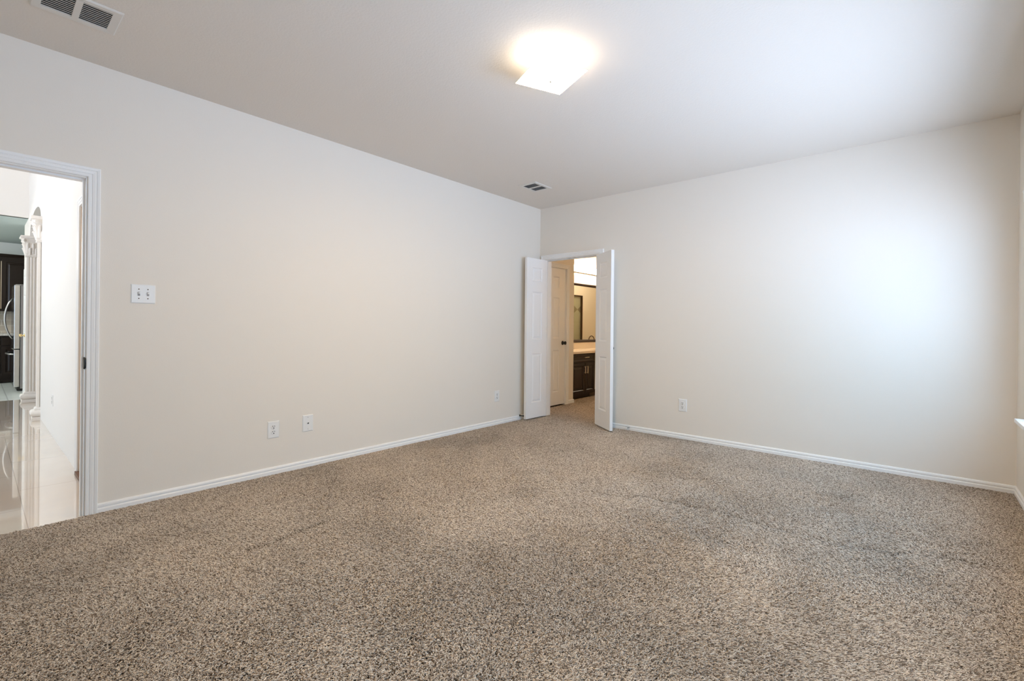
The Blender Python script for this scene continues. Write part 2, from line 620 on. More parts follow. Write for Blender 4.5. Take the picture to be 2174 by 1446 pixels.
baseboard('baseboard_left', (0, LO[1] + 0.062), (0, 0), (1, 0), 'white baseboard along the doorway wall', m1=1)
baseboard('baseboard_back', (DO[1] + 0.062, 0), (W, 0), (0, -1), 'white baseboard along the double door wall', m1=1)
baseboard('baseboard_right', (W, 0), (W, YF), (-1, 0), 'white baseboard under the window', m0=1, m1=1)
baseboard('baseboard_front', (W, YF), (0, YF), (0, 1), 'white baseboard behind the viewpoint', m0=1, m1=1)

# door casing profile (u outward from the opening, d proud of the wall)
CP = [(0.0, 0.0), (0.0, 0.010), (0.004, 0.012), (0.014, 0.012), (0.017, 0.009), (0.021, 0.013), (0.034, 0.015), (0.038, 0.012),
      (0.042, 0.016), (0.053, 0.018), (0.057, 0.016), (0.057, 0.0)]


def casing(bm, org, along, nrm, w, h, rev=0.005):
    """door casing around an opening of width w and height h; org is the bottom of the first side"""
    o, a, nv, z = Vector(org), Vector(along), Vector(nrm), Vector((0, 0, 1))
    sweep(bm, CP, [lambda u, d: o - a * (u + rev) + nv * d - z * 0.012,
                   lambda u, d: o - a * (u + rev) + nv * d + z * (h + u + rev),
                   lambda u, d: o + a * (w + u + rev) + nv * d + z * (h + u + rev),
                   lambda u, d: o + a * (w + u + rev) + nv * d - z * 0.012])


def jamb_lining(bm, x0, x1, d0, d1, h, t=0.002, axis='x', stop=None):
    """thin lining of an opening; along axis x0..x1, wall depth d0..d1; with a door stop bead"""
    def bx(a0, a1, b0, b1, z0, z1):
        if axis == 'x':
            box(bm, a0, a1, b0, b1, z0, z1)
        else:
            box(bm, b0, b1, a0, a1, z0, z1)
    bx(x0 - 0.001, x0 + t, d0, d1, -0.012, h)
    bx(x1 - t, x1 + 0.001, d0, d1, -0.012, h)
    bx(x0, x1, d0, d1, h - t, h + 0.001)
    if stop:
        s0, s1 = stop
        bx(x0, x0 + 0.012, s0, s1, -0.012, h - 0.012)
        bx(x1 - 0.012, x1, s0, s1, -0.012, h - 0.012)
        bx(x0, x1, s0, s1, h - 0.012, h)


# trim_1: the doorway to the living room
bm = nb()
casing(bm, (0, LO[0], 0), (0, 1, 0), (1, 0, 0), LO[1] - LO[0], LO[2])
casing(bm, (-DT, LO[0], 0), (0, 1, 0), (-1, 0, 0), LO[1] - LO[0], LO[2])
jamb_lining(bm, LO[0], LO[1], -DT - 0.001, 0.001, LO[2], axis='y', stop=(-0.075, -0.04))
t1 = struct('trim_1', bm, M_TRIM, 'white casing around the open doorway to the living room', 'door casing')
bm = nb()
box(bm, -0.034, 0.001, LO[1] - 0.0042, LO[1] - 0.001, 0.885, 0.955)
box(bm, -0.002, 0.004, LO[1] - 0.004, LO[1] + 0.004, 0.89, 0.95)
tube(bm, [(0.002, LO[1] - 0.003, 0.885), (0.006, LO[1] - 0.001, 0.90), (0.007, LO[1] + 0.001, 0.92), (0.006, LO[1] - 0.001, 0.94),
          (0.002, LO[1] - 0.003, 0.955)], 0.004, 6)
o = obj('strike_plate', bm, M_BLACK, t1)
o['label'] = 'black strike plate'

# trim_2: the double doors
bm = nb()
casing(bm, (DO[0], 0, 0), (1, 0, 0), (0, -1, 0), DO[1] - DO[0], DO[2])
casing(bm, (DO[0], DT, 0), (1, 0, 0), (0, 1, 0), DO[1] - DO[0], DO[2])
jamb_lining(bm, DO[0], DO[1], -0.001, DT + 0.001, DO[2], axis='x', stop=(0.04, 0.075))
t2 = struct('trim_2', bm, M_TRIM, 'white casing around the double doors', 'door casing')
for cx in (0.455, 0.53):
    bm = nb()
    box(bm, cx - 0.022, cx + 0.022, 0.004, 0.034, DO[2] - 0.006, DO[2] - 0.001)
    lathe(bm, [(0.007, 0), (0.006, 0.004)], (cx, 0.019, DO[2] - 0.010), n=10)
    o = obj('ball_catch', bm, M_STEEL, t2)


# ------------------------------------------------------------------ panel doors
def panel_leaf(w, h, t, panels):
    """door leaf, local: x 0..w, y 0..t, z 0..h, raised panels on both faces"""
    bm = nb()
    xs = sorted({0, w, *[p[0] for p in panels], *[p[1] for p in panels]})
    zs = sorted({0, h, *[p[2] for p in panels], *[p[3] for p in panels]})
    inp = lambda a, b: any(p[0] - 1e-6 <= a and a < p[1] - 1e-6 and p[2] - 1e-6 <= b and b < p[3] - 1e-6 for p in panels)
    for y, sgn in ((0.0, 1), (t, -1)):
        for xa, xb in zip(xs[:-1], xs[1:]):
            for za, zb in zip(zs[:-1], zs[1:]):
                if not inp(xa, za):
                    bm.faces.new([bm.verts.new(p) for p in ((xa, y, za), (xb, y, za), (xb, y, zb), (xa, y, zb))])
        for p in panels:
            rings = []
            for ins, dep in ((0, 0), (0.004, 0.002), (0.010, 0.009), (0.017, 0.0095), (0.022, 0.007), (0.040, 0.0025), (0.043, 0.0025)):
                rings.append([bm.verts.new((x, y + sgn * dep, z)) for x, z in
                              ((p[0] + ins, p[2] + ins), (p[1] - ins, p[2] + ins), (p[1] - ins, p[3] - ins), (p[0] + ins, p[3] - ins))])
            for a, b in zip(rings[:-1], rings[1:]):
                for i in range(4):
                    j = (i + 1) % 4
                    bm.faces.new((a[i], a[j], b[j], b[i]))
            bm.faces.new(rings[-1])
    for pts in (((0, 0, 0), (0, t, 0), (0, t, h), (0, 0, h)), ((w, 0, 0), (w, t, 0), (w, t, h), (w, 0, h)),
                ((0, 0, 0), (w, 0, 0), (w, t, 0), (0, t, 0)), ((0, 0, h), (w, 0, h), (w, t, h), (0, t, h))):
        bm.faces.new([bm.verts.new(p) for p in pts])
    bmesh.ops.remove_doubles(bm, verts=bm.verts[:], dist=1e-5)
    return bm


def knob_bm(c, d, rose=0.03, ball=0.026, k=1.0):
    bm = nb()
    lathe(bm, [(rose, 0), (rose, 0.004), (rose * 0.8, 0.009), (0.011, 0.012), (0.010, 0.03 * k), (ball * 0.8, 0.036 * k), (ball, 0.048 * k),
               (ball * 0.93, 0.057 * k), (ball * 0.6, 0.064 * k), (0.001, 0.066 * k)], c, d, n=20)
    return bm


def hinge_bm(x, y, z):
    bm = nb()
    lathe(bm, [(0.006, 0), (0.006, 0.09)], (x, y, z), n=10)
    box(bm, x - 0.001, x + 0.003, y, y + 0.03, z + 0.002, z + 0.088)
    return bm


LW, LH, LT = 0.402, 2.032, 0.035
PZ = [(0.195, 0.820), (0.998, 1.607), (1.738, 1.918)]


def leaf_door(name, loc, rotz, label, flip):
    d = thing(name, loc, label, 'door', rotz, kind='structure')
    bm = panel_leaf(LW, LH, LT, [(0.104, 0.298, a, b) for a, b in PZ])
    if flip:                               # hinge on the other side: mirror in x
        bmesh.ops.scale(bm, vec=(-1, 1, 1), verts=bm.verts[:])
    obj('leaf', bm, M_DOOR, d, local=True)
    s = -1 if flip else 1
    if flip:
        k = obj('door_knob', knob_bm((s * (LW - 0.072), 0.0, 0.925), (0, -1, 0), 0.020, 0.017, 0.62), M_BLACK, d, smooth=True, local=True)
        k['label'] = 'small black round knob'
    for z in (0.17, 0.97, 1.78):
        h = obj('hinge', hinge_bm(0.0, -0.004, z), M_NICKEL, d, local=True)
    return d


# left leaf: hinged at the left jamb, swung back towards the left wall
leaf_door('door_1', (DO[0] + 0.002, -0.004, 0.014), math.radians(-92.0),
          'narrow white panelled door leaf swung open against the long wall', False)
# right leaf: hinged at the right jamb
leaf_door('door_2', (DO[1] - 0.002, -0.004, 0.014), math.radians(145.0),
          'narrow white panelled door leaf angled into the room, bright edge forward', True)

# ------------------------------------------------------------------ electrical plates
def plate_bm(w, h, t=0.006):
    """bevelled plate; local: x right, z up, front towards -y"""
    bm = nb()
    rings = []
    for y, i in ((0.0, 0.0), (-t * 0.4, 0.0), (-t, 0.005)):
        rings.append([bm.verts.new(p) for p in ((-w / 2 + i, y, -h / 2 + i), (w / 2 - i, y, -h / 2 + i), (w / 2 - i, y, h / 2 - i), (-w / 2 + i, y, h / 2 - i))])
    for a, b in zip(rings[:-1], rings[1:]):
        for k in range(4):
            j = (k + 1) % 4
            bm.faces.new((a[k], a[j], b[j], b[k]))
    bm.faces.new(rings[-1])
    bm.faces.new(list(reversed(rings[0])))
    return bm


def screw(parent, x, z, y, m=M_STEEL):
    bm = nb()
    lathe(bm, [(0.0036, 0), (0.0034, 0.0012), (0.002, 0.0018)], (x, y, z), (0, -1, 0), n=10)
    return obj('screw', bm, m, parent, local=True)


def outlet(loc, rotz, label, w=0.088, h=0.132, group='wall outlets'):
    t = thing('wall_outlet', loc, label, 'outlet', rotz, group)
    obj('cover_plate', plate_bm(w, h), M_PLATE, t, local=True)
    for s in (-1, 1):
        bm = nb()
        zc = s * 0.0205
        lathe(bm, [(0.0185, 0), (0.0185, 0.0018), (0.017, 0.0028)], (0, -0.0055, zc), (0, -1, 0), n=24)
        rc = obj('receptacle', bm, M_PLATE, t, local=True)
        bm = nb()
        box(bm, -0.0085, -0.0052, -0.0092, -0.0078, zc + 0.001, zc + 0.0115)
        box(bm, 0.0052, 0.0085, -0.0092, -0.0078, zc + 0.0015, zc + 0.011)
        lathe(bm, [(0.0042, 0), (0.0042, 0.0014)], (0, -0.0078, zc - 0.0078), (0, -1, 0), n=12)
        s_ = obj('slots', bm, M_SLOT, rc, local=True)
        s_['label'] = 'dark plug slots'
    screw(t, 0, 0, -0.0058)
    return t


RL = math.radians(90)      # left wall: plate front (-y local) turns to +x
outlet((0, -3.394, 0.345), RL, 'white two-socket outlet low on the long wall beside the cable jack plate')
outlet((0, -0.825, 0.338), RL, 'small white outlet low on the long wall just before the open door leaf')
outlet((1.926, 0, 0.355), 0, 'white two-socket outlet low on the wall beyond the double doors')
outlet((-2.92, -4.394, 0.363), 0, 'white outlet low on the bright living room wall', 0.075, 0.115)

t = thing('cable_jack', (0, -3.122, 0.356), 'white wall plate with one small dark jack beside the outlet', 'wall plate', RL)
obj('cover_plate', plate_bm(0.088, 0.134), M_PLATE, t, local=True)
bm = nb()
box(bm, -0.007, 0.007, -0.009, -0.0055, -0.007, 0.007)
box(bm, -0.009, 0.009, -0.0075, -0.0055, -0.010, 0.009)
jk = obj('jack', bm, M_PLATE, t, local=True)
bm = nb()
box(bm, -0.0055, 0.0055, -0.0096, -0.0088, -0.0055, 0.0035)
box(bm, 0.001, 0.0065, -0.0096, -0.0088, 0.0, 0.006)
obj('port', bm, M_SLOT, jk, local=True)
screw(t, 0, 0.048, -0.0058)
screw(t, 0, -0.048, -0.0058)

t = thing('light_switch', (0, -4.213, 1.354), 'white double toggle light switch on the wall beside the doorway', 'light switch', RL)
obj('cover_plate', plate_bm(0.128, 0.122), M_PLATE, t, local=True)
for s in (-1, 1):
    bm = nb()
    xc = s * 0.0235
    box(bm, xc - 0.0062, xc + 0.0062, -0.0066, -0.0055, -0.0125, 0.0125)
    sl = obj('toggle_slot', bm, M_GREYM, t, local=True)
    bm = nb()
    v = box(bm, xc - 0.0048, xc + 0.0048, -0.019, -0.006, -0.005, 0.004)
    bmesh.ops.rotate(bm, verts=v, cent=(xc, -0.006, 0), matrix=Matrix.Rotation(math.radians(-28), 3, 'X'))
    obj('toggle', bm, M_PLATE, t, local=True, bevel=0.001)
    for z in (-0.030, 0.030):
        screw(t, xc, z, -0.0058, M_BRONZE)

# ------------------------------------------------------------------ ceiling vents
def vent(loc, rotz, lx, ly, nl, label, margin=0.038, sw=0.0050, tilt=9):
    """register; local: x long, y short, hangs below z=0"""
    t = thing('ceiling_vent', loc, label, 'air vent', rotz, 'ceiling air vents')
    bm = nb()
    ox, oy, ix, iy = lx / 2, ly / 2, lx / 2 - margin, ly / 2 - margin
    R = []
    for x, y, z in ((ox, oy, 0.0), (ox, oy, -0.003), (ox - 0.006, oy - 0.006, -0.008), (ix, iy, -0.006), (ix, iy, -0.0005)):
        R.append([bm.verts.new(p) for p in ((-x, -y, z), (x, -y, z), (x, y, z), (-x, y, z))])
    for a, b in zip(R[:-1], R[1:]):
        for i in range(4):
            j = (i + 1) % 4
            bm.faces.new((a[i], a[j], b[j], b[i]))
    box(bm, -0.013, 0.013, -iy, iy, -0.007, -0.002)
    obj('frame', bm, M_VENT, t, local=True)
    bm = nb()
    box(bm, -ix, ix, -iy, iy, -0.0012, -0.0004)
    bk = obj('duct_opening', bm, M_SLOT, t, local=True)
    bk['label'] = 'dark opening behind the louvers'
    for k in range(nl):
        y = -iy + (k + 0.5) * 2 * iy / nl
        for a, b in ((-ix, -0.013), (0.013, ix)):
            bm = nb()
            v = box(bm, a, b, y - sw, y + sw, -0.0054, -0.0046)
            bmesh.ops.rotate(bm, verts=v, cent=((a + b) / 2, y, -0.0054), matrix=Matrix.Rotation(math.radians(tilt), 3, 'X'))
            obj('louver', bm, M_VENT, t, local=True)
    return t


vent((0.594, -4.600, H), math.radians(90), 0.325, 0.265, 10, 'large white ceiling air vent near the open doorway wall', tilt=14)
vent((0.555, -0.829, H), math.radians(90), 0.300, 0.245, 9, 'small dark-louvered ceiling air vent near the corner by the double doors', sw=0.0042, tilt=26)

# ------------------------------------------------------------------ ceiling light
LX, LY = 2.165, -2.735
t = thing('ceiling_light', (LX, LY, H), 'square frosted glass flush ceiling light, switched on', 'ceiling light', math.radians(66))
bm = nb()
lathe(bm, [(0.075, 0), (0.075, -0.012), (0.066, -0.024), (0.03, -0.028)], n=32)
lathe(bm, [(0.006, -0.02), (0.006, -0.135)], n=8)
obj('canopy', bm, M_PLATE, t, smooth=False, local=True)
bm = nb()
N = 14
hs = 0.152
grid = []
for i in range(N + 1):
    row = []
    for j in range(N + 1):
        x, y = (i / N * 2 - 1) * hs, (j / N * 2 - 1) * hs
        q = max(abs(x), abs(y)) / hs
        row.append(bm.verts.new((x, y, -0.124 + 0.014 * q ** 3.0)))
    grid.append(row)
for i in range(N):
    for j in range(N):
        bm.faces.new((grid[i][j], grid[i + 1][j], grid[i + 1][j + 1], grid[i][j + 1]))
sh = obj('shade', bm, [M_SHADE, M_SHADETOP], t, smooth=True, local=True)
sh['label'] = 'square dished frosted glass shade'
sm = sh.modifiers.new('glass_thickness', 'SOLIDIFY')
sm.thickness = 0.004
sm.offset = 1.0
sm.material_offset = 1
sm.material_offset_rim = 1
bm = nb()
lathe(bm, [(0.001, -0.148), (0.006, -0.145), (0.0085, -0.139), (0.006, -0.134), (0.010, -0.130), (0.010, -0.124)], n=16)
fn = obj('finial', bm, M_NICKEL, t, smooth=True, local=True)
for sx_, ang in ((-0.045, 0), (0.045, 0)):
    bm = nb()
    lathe(bm, [(0.012, 0.0), (0.013, 0.015), (0.024, 0.035), (0.028, 0.05), (0.022, 0.068), (0.001, 0.078)],
          (sx_ * 0.5, 0, -0.062), (1 if sx_ > 0 else -1, 0, -0.1), n=16)
    obj('bulb', bm, M_BULBC, t, smooth=True, local=True)
for sx_, colr, pw in ((-0.09, (1.0, 0.90, 0.78), 2.4), (0.09, (1.0, 0.72, 0.46), 2.4)):
    pl = bpy.data.lights.new('ceiling_light_glow', 'POINT')
    pl.energy = pw
    pl.color = colr
    pl.shadow_soft_size = 0.03
    po = bpy.data.objects.new('ceiling_light_glow', pl)
    COL.objects.link(po)
    po.parent = t
    po.location = (sx_, 0, -0.075)

# ------------------------------------------------------------------ windows on the right wall, the second added for fill light
for wi, (y0, y1) in enumerate(WINS):
    bm = nb()
    x0, x1 = W + 0.09, W + 0.14
    fwid = 0.045
    box(bm, x0, x1, y0, y0 + fwid, WZ0, WZ1)
    box(bm, x0, x1, y1 - fwid, y1, WZ0, WZ1)
    box(bm, x0, x1, y0, y1, WZ0, WZ0 + fwid)
    box(bm, x0, x1, y0, y1, WZ1 - fwid, WZ1)
    box(bm, x0, x1, y0, y1, (WZ0 + WZ1) / 2 - 0.02, (WZ0 + WZ1) / 2 + 0.02)
    box(bm, x0, x1, (y0 + y1) / 2 - 0.03, (y0 + y1) / 2 + 0.03, WZ0, WZ1)
    wn = struct('window_%d' % (wi + 1), bm, M_PLATE,
                ['white framed window nearest the double door wall', 'unseen white framed window added for fill light near the viewpoint'][wi], 'window')
    bm = nb()
    box(bm, x0 + 0.022, x0 + 0.026, y0 + 0.03, y1 - 0.03, WZ0 + 0.03, WZ1 - 0.03)
    obj('pane', bm, M_GLASS, wn)
    bm = nb()
    box(bm, W - 0.066, W + 0.09, y0 - 0.075, y1 + 0.075, WZ0 - 0.026, WZ0)
    box(bm, W - 0.014, W, y0 - 0.05, y1 + 0.05, WZ0 - 0.085, WZ0 - 0.026)
    obj('stool', bm, M_TRIM, wn, bevel=0.004)
    t = thing('window_blind', (W - 0.02, (y0 + y1) / 2, WZ1),
              ['raised white blind valance above the window nearest the double door wall', 'raised white blind valance above the added fill window near the viewpoint'][wi],
              'window blind', group='window blinds')
    bm = nb()
    sweep(bm, [(0, 0), (0.030, 0), (0.040, 0.012), (0.040, 0.06), (0.046, 0.075), (0.034, 0.082), (0, 0.082)],
          [lambda a, b: (W - 0.002 - a, y0 - 0.01, WZ1 - 0.06 + b), lambda a, b: (W - 0.002 - a, y1 + 0.01, WZ1 - 0.06 + b)])
    obj('valance', bm, M_TRIM, t)
    bm = nb()
    for k in range(14):
        box(bm, W - 0.036, W + 0.012, y0 + 0.01, y1 - 0.01, WZ1 - 0.115 + k * 0.004, WZ1 - 0.1125 + k * 0.004)
    obj('slat_stack', bm, M_TRIM, t)

# ------------------------------------------------------------------ door stops
t = thing('door_stop', (0.012, -0.405, 0.052), 'black door stop on the baseboard behind the open left door leaf', 'door stop', 0)
bm = nb()
lathe(bm, [(0.012, 0), (0.012, 0.004), (0.006, 0.010), (0.005, 0.055)], (0, 0, 0), (1, 0, 0), n=14)
obj('rod', bm, M_BLACK, t, smooth=False, local=True)
bm = nb()
lathe(bm, [(0.005, 0.05), (0.009, 0.056), (0.009, 0.066), (0.006, 0.070)], (0, 0, 0), (1, 0, 0), n=14)
obj('bumper', bm, M_BLACK, t, local=True)
t = thing('spring_door_stop', (1.312, -0.014, 0.036), 'small silver spring door stop on the baseboard beside the angled door leaf', 'door stop', 0)
bm = nb()
lathe(bm, [(0.011, 0), (0.011, 0.003), (0.006, 0.008)], (0, 0, 0), (0, -1, 0), n=14)
obj('base', bm, M_STEEL, t, local=True)
bm = nb()
pts = []
for i in range(0, 15 * 12):
    a = i / 12 * 2 * math.pi
    pts.append((0.0055 * math.cos(a), -0.006 - i / 180 * 0.055, 0.0055 * math.sin(a)))
tube(bm, pts, 0.0013, 5)
obj('spring', bm, M_STEEL, t, local=True)
bm = nb()
lathe(bm, [(0.007, 0.058), (0.008, 0.062), (0.008, 0.072), (0.005, 0.075)], (0, 0, 0), (0, -1, 0), n=14)
obj('tip', bm, M_PLATE, t, local=True)

# ------------------------------------------------------------------ living room and kitchen beyond the left doorway
C = -4.394
HC = 4.3
KZ = 2.77
slab('floor_living', -6.5, 0.012, -9.2, -2.4, -0.10, -0.010, M_TILE, 'polished beige tile floor of the living room', 'floor')
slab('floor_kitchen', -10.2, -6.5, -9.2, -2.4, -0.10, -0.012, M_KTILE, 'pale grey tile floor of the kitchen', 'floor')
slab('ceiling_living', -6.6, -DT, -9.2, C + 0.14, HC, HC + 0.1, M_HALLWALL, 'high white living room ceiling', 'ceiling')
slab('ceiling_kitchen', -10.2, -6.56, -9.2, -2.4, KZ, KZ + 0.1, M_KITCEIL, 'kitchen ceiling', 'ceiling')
# white wall with closet doorway (near), archway (far)
AX0, AX1, ASP, AAP = -6.25, -4.45, 2.455, 2.71
bm = nb()
y0, y1 = C, C + 0.14
CD = (-1.10, -0.30, 2.06)
box(bm, CD[1], -DT, y0, y1, -0.1, HC)
box(bm, CD[0], CD[1], y0, y1, CD[2], HC)
box(bm, -4.335, CD[0], y0, y1, -0.1, HC)
struct('wall_living', bm, M_HALLWALL, 'bright white living room wall beside the doorway', 'wall')
bm = nb()
box(bm, -7.40, -6.405, y0, y1, -0.1, HC)
struct('wall_pantry', bm, M_HALLWALL, 'narrow white wall past the archway', 'wall')
bm = nb()
box(bm, -6.405, AX0, y0, y1, 2.451, HC)
box(bm, AX1, -4.335, y0, y1, 2.451, HC)
na = 24
arc = []
for i in range(na + 1):
    s = i / na
    x = AX0 + (AX1 - AX0) * s
    k = (2 * s - 1)
    arc.append((x, ASP + (AAP - ASP) * math.sqrt(max(0, 1 - abs(k) ** 2.2))))
for (xa, za), (xb, zb) in zip(arc[:-1], arc[1:]):
    v = [bm.verts.new(p) for p in ((xa, y0, za), (xb, y0, zb), (xb, y0, HC), (xa, y0, HC), (xa, y1, za), (xb, y1, zb), (xb, y1, HC), (xa, y1, HC))]
    for f in ((0, 1, 2, 3), (4, 7, 6, 5), (0, 4, 5, 1)):
        bm.faces.new([v[i] for i in f])
struct('wall_arch', bm, M_HALLWALL, 'white arched wall over the pilasters', 'wall')
wall_x('wall_header', -6.62, -6.5, -9.2, C, KZ, HC, [], M_HALLWALL, 'cream wall above the kitchen opening')
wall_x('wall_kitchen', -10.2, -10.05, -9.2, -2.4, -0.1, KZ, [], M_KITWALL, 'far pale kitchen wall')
wall_y('wall_living_window', -9.32, -9.2, -10.2, -DT, -0.1, HC, [LWIN], M_HALLWALL, 'living room wall with an unseen window opening added for light')
wall_y('wall_hall_end', -2.5, -2.4, -10.2, -DT, -0.1, HC, [], M_HALLWALL, 'wall at the end of the hall behind the archway')
wall_x('wall_closet', -1.30, -1.22, C + 0.14, -2.5, -0.1, KZ, [], M_BATHWALL, 'closet side wall')
slab('ceiling_hall', -6.5, -DT, C + 0.14, -2.4, KZ, KZ + 0.1, M_HALLWALL, 'hall ceiling behind the archway', 'ceiling')
wall_x('wall_hall', -7.46, -7.40, C + 0.10, -2.5, -0.1, KZ, [], M_HALLWALL, 'wall between the hall and the refrigerator recess')
wall_x('wall_living_side', -DT - 0.06, -DT - 0.001, -9.2, YF - 0.1, -0.1, HC, [], M_HALLWALL, 'living room side wall')
wall_x('wall_above_bedroom', -DT - 0.001, 0, -9.2, C + 0.14, H + 0.14, HC, [], M_HALLWALL, 'living room wall above the doorway')
# closet doorway casing and lining
bm = nb()
casing(bm, (CD[0], C, 0), (1, 0, 0), (0, -1, 0), CD[1] - CD[0], CD[2])
t3 = struct('trim_3', bm, M_TRIM, 'white casing of the closet doorway in the bright living room wall', 'door casing')
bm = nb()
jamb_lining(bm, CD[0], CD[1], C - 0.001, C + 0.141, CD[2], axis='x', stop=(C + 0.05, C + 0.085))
o = obj('jamb', bm, M_WARMJAMB, t3)
o['label'] = 'jamb lining with warm light in its colour'
bm = nb()
box(bm, CD[0] - 0.02, CD[1] + 0.02, C - 0.021, C + 0.14, -0.012, 0.016)
struct('trim_4', bm, M_WOODSILL, 'brown wooden threshold of the closet doorway', 'threshold')
# living baseboard
BPL = [(0, -0.012), (0.007, -0.012), (0.007, 0.05), (0.005, 0.058), (0, 0.06)]
baseboard('baseboard_kitchen', (-7.40, C), (-7.30, C), (0, -1), 'short white baseboard beside the pantry door', prof=BPL)


# fluted pilasters on both ends of the archway
def pilaster(x0, x1, label):
    """x0..x1 shaft; wraps the wall end, front face towards -y at C-0.03"""
    cx = (x0 + x1) / 2
    yf, yb = C - 0.030, C + 0.17
    t = thing('pilaster', (cx, (yf + yb) / 2, -0.01), label, 'pilaster', group='archway pilasters')
    bm = nb()
    # fluted outline (plan) extruded in z
    def side(p, q, nrm, n):
        p, q, nv = Vector(p), Vector(q), Vector(nrm)
        L = (q - p).length
        d = (q - p) / L
        out = []
        m_ = 0.018
        pit = (L - 2 * m_) / n
        out.append(p)
        for k in range(n):
            a = m_ + k * pit
            fl = pit * 0.72
            g = (pit - fl) / 2
            for s in range(7):
                th = math.pi * s / 6
                out.append(p + d * (a + g + fl * (1 - math.cos(th)) / 2) - nv * (0.011 * math.sin(th)))
        return out
    pts = side((x0, yf, 0), (x1, yf, 0), (0, -1, 0), 3) + side((x1, yf, 0), (x1, yb, 0), (1, 0, 0), 5) + \
        side((x1, yb, 0), (x0, yb, 0), (0, 1, 0), 3) + side((x0, yb, 0), (x0, yf, 0), (-1, 0, 0), 5)
    lo = [bm.verts.new((p.x, p.y, 0.11)) for p in pts]
    hi = [bm.verts.new((p.x, p.y, 2.17)) for p in pts]
    n = len(pts)
    for i in range(n):
        j = (i + 1) % n
        bm.faces.new((lo[i], lo[j], hi[j], hi[i]))
    bm.faces.new(hi)
    bm.faces.new(list(reversed(lo)))
    obj('shaft', bm, M_PILASTER, t)

    def rect_lathe(bm, prof):
        R = []
        for e, z in prof:
            R.append([bm.verts.new(p) for p in ((x0 - e, yf - e, z), (x1 + e, yf - e, z), (x1 + e, yb + e, z), (x0 - e, yb + e, z))])
        for a, b in zip(R[:-1], R[1:]):
            for i in range(4):
                j = (i + 1) % 4
                bm.faces.new((a[i], a[j], b[j], b[i]))
        bm.faces.new(list(reversed(R[0])))
        bm.faces.new(R[-1])
    bm = nb()
    pr = [(0.040, -0.012), (0.040, 0.012)]
    for k in range(9):
        th = math.pi * k / 8
        pr.append((0.022 + 0.032 * math.sin(th), 0.015 + 0.075 * (1 - math.cos(th)) / 2))
    pr += [(0.018, 0.093), (0.020, 0.105), (0.010, 0.120), (0.001, 0.125)]
    rect_lathe(bm, pr)
    obj('base', bm, M_PILASTER, t)
    bm = nb()
    rect_lathe(bm, [(0.0, 2.150), (0.014, 2.155), (0.016, 2.168), (0.006, 2.175), (0.006, 2.20), (0.012, 2.28), (0.026, 2.36), (0.05, 2.41),
                    (0.052, 2.420), (0.066, 2.425), (0.070, 2.445), (0.062, 2.455), (0.062, 2.46)])
    # acanthus leaves and corner scrolls
    for (ax_, ay_, nx, ny, wd_) in ((None, yf, 0, -1, x1 - x0), (x1, None, 1, 0, yb - yf)):
        cnt = max(2, round(wd_ / 0.06))
        for row, (zb, zh, off) in enumerate(((2.178, 0.10, 0.0), (2.20, 0.15, 0.5))):
            for k in range(cnt + (1 if off else 0)):
                s = (k + 0.5 - off) / cnt
                s = min(max(s, 0.05), 0.95)
                bx_ = (x0 + (x1 - x0) * s) if ax_ is None else ax_
                by_ = ay_ if ay_ is not None else (yf + (yb - yf) * s)
                nv = Vector((nx, ny, 0))
                pts = [Vector((bx_, by_, zb)) + nv * 0.006, Vector((bx_, by_, zb + zh * 0.5)) + nv * 0.014,
                       Vector((bx_, by_, zb + zh * 0.85)) + nv * 0.026, Vector((bx_, by_, zb + zh)) + nv * 0.040,
                       Vector((bx_, by_, zb + zh * 0.9)) + nv * 0.048]
                tube(bm, pts, [0.012, 0.017, 0.015, 0.010, 0.005], 8)
    for px_, py_ in ((x0, yf), (x1, yf), (x1, yb), (x0, yb)):
        dx, dy = (1 if px_ == x1 else -1), (1 if py_ == yb else -1)
        lathe(bm, [(0.024, 0), (0.024, 0.028)], (px_ + dx * 0.036, py_ + dy * 0.036, 2.392), (dx, -dy, 0), n=14)
    obj('capital', bm, M_PILASTER, t)
    return t


pilaster(-4.46, -4.34, 'white fluted pilaster with carved capital at the near end of the archway')
pilaster(-6.40, -6.28, 'white fluted pilaster with carved capital at the far end of the archway')

# pantry door in the wall past the arch
d = thing('door_4', (-7.27, C, 0.0), 'white pantry door past the far pilaster, brass knob', 'door', kind='structure')
bm = panel_leaf(0.76, 2.03, 0.02, [(0.1, 0.34, a, b) for a, b in PZ] + [(0.42, 0.66, a, b) for a, b in PZ])
bmesh.ops.translate(bm, vec=(0, -0.012, 0), verts=bm.verts[:])
obj('leaf', bm, M_DOOR, d, local=True)
k = obj('door_knob', knob_bm((0.40, -0.012, 0.96), (0, -1, 0), 0.028, 0.026), M_BRASS, d, smooth=True, local=True)
k['label'] = 'brass knob'

# refrigerator
t = thing('refrigerator', (-8.25, -4.1, -0.012), 'stainless steel french door refrigerator seen from the side', 'refrigerator')
FX0, FX1 = -8.70, -7.80
bm = nb()
box(bm, FX0, FX1, -4.412, -3.70, 0.03, 1.795)
o = obj('body', bm, M_GREYM, t, bevel=0.006)
for (a, b) in ((FX0, -8.253), (-8.247, FX1)):
    bm = nb()
    box(bm, a, b, -4.490, -4.418, 0.71, 1.805)
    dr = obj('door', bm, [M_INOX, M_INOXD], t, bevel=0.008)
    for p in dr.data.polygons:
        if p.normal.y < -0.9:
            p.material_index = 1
    xh = -8.30 if a == FX0 else -8.20
    bm = nb()
    hp = []
    for i in range(13):
        s = i / 12
        hp.append((xh + 0.0, -4.490 - 0.095 * math.sin(math.pi * s) ** 0.7, 0.88 + 0.70 * s))
    tube(bm, hp, 0.013, 8)
    obj('handle', bm, M_STEEL, dr, smooth=True)
bm = nb()
box(bm, FX0, FX1, -4.490, -4.418, 0.06, 0.697)
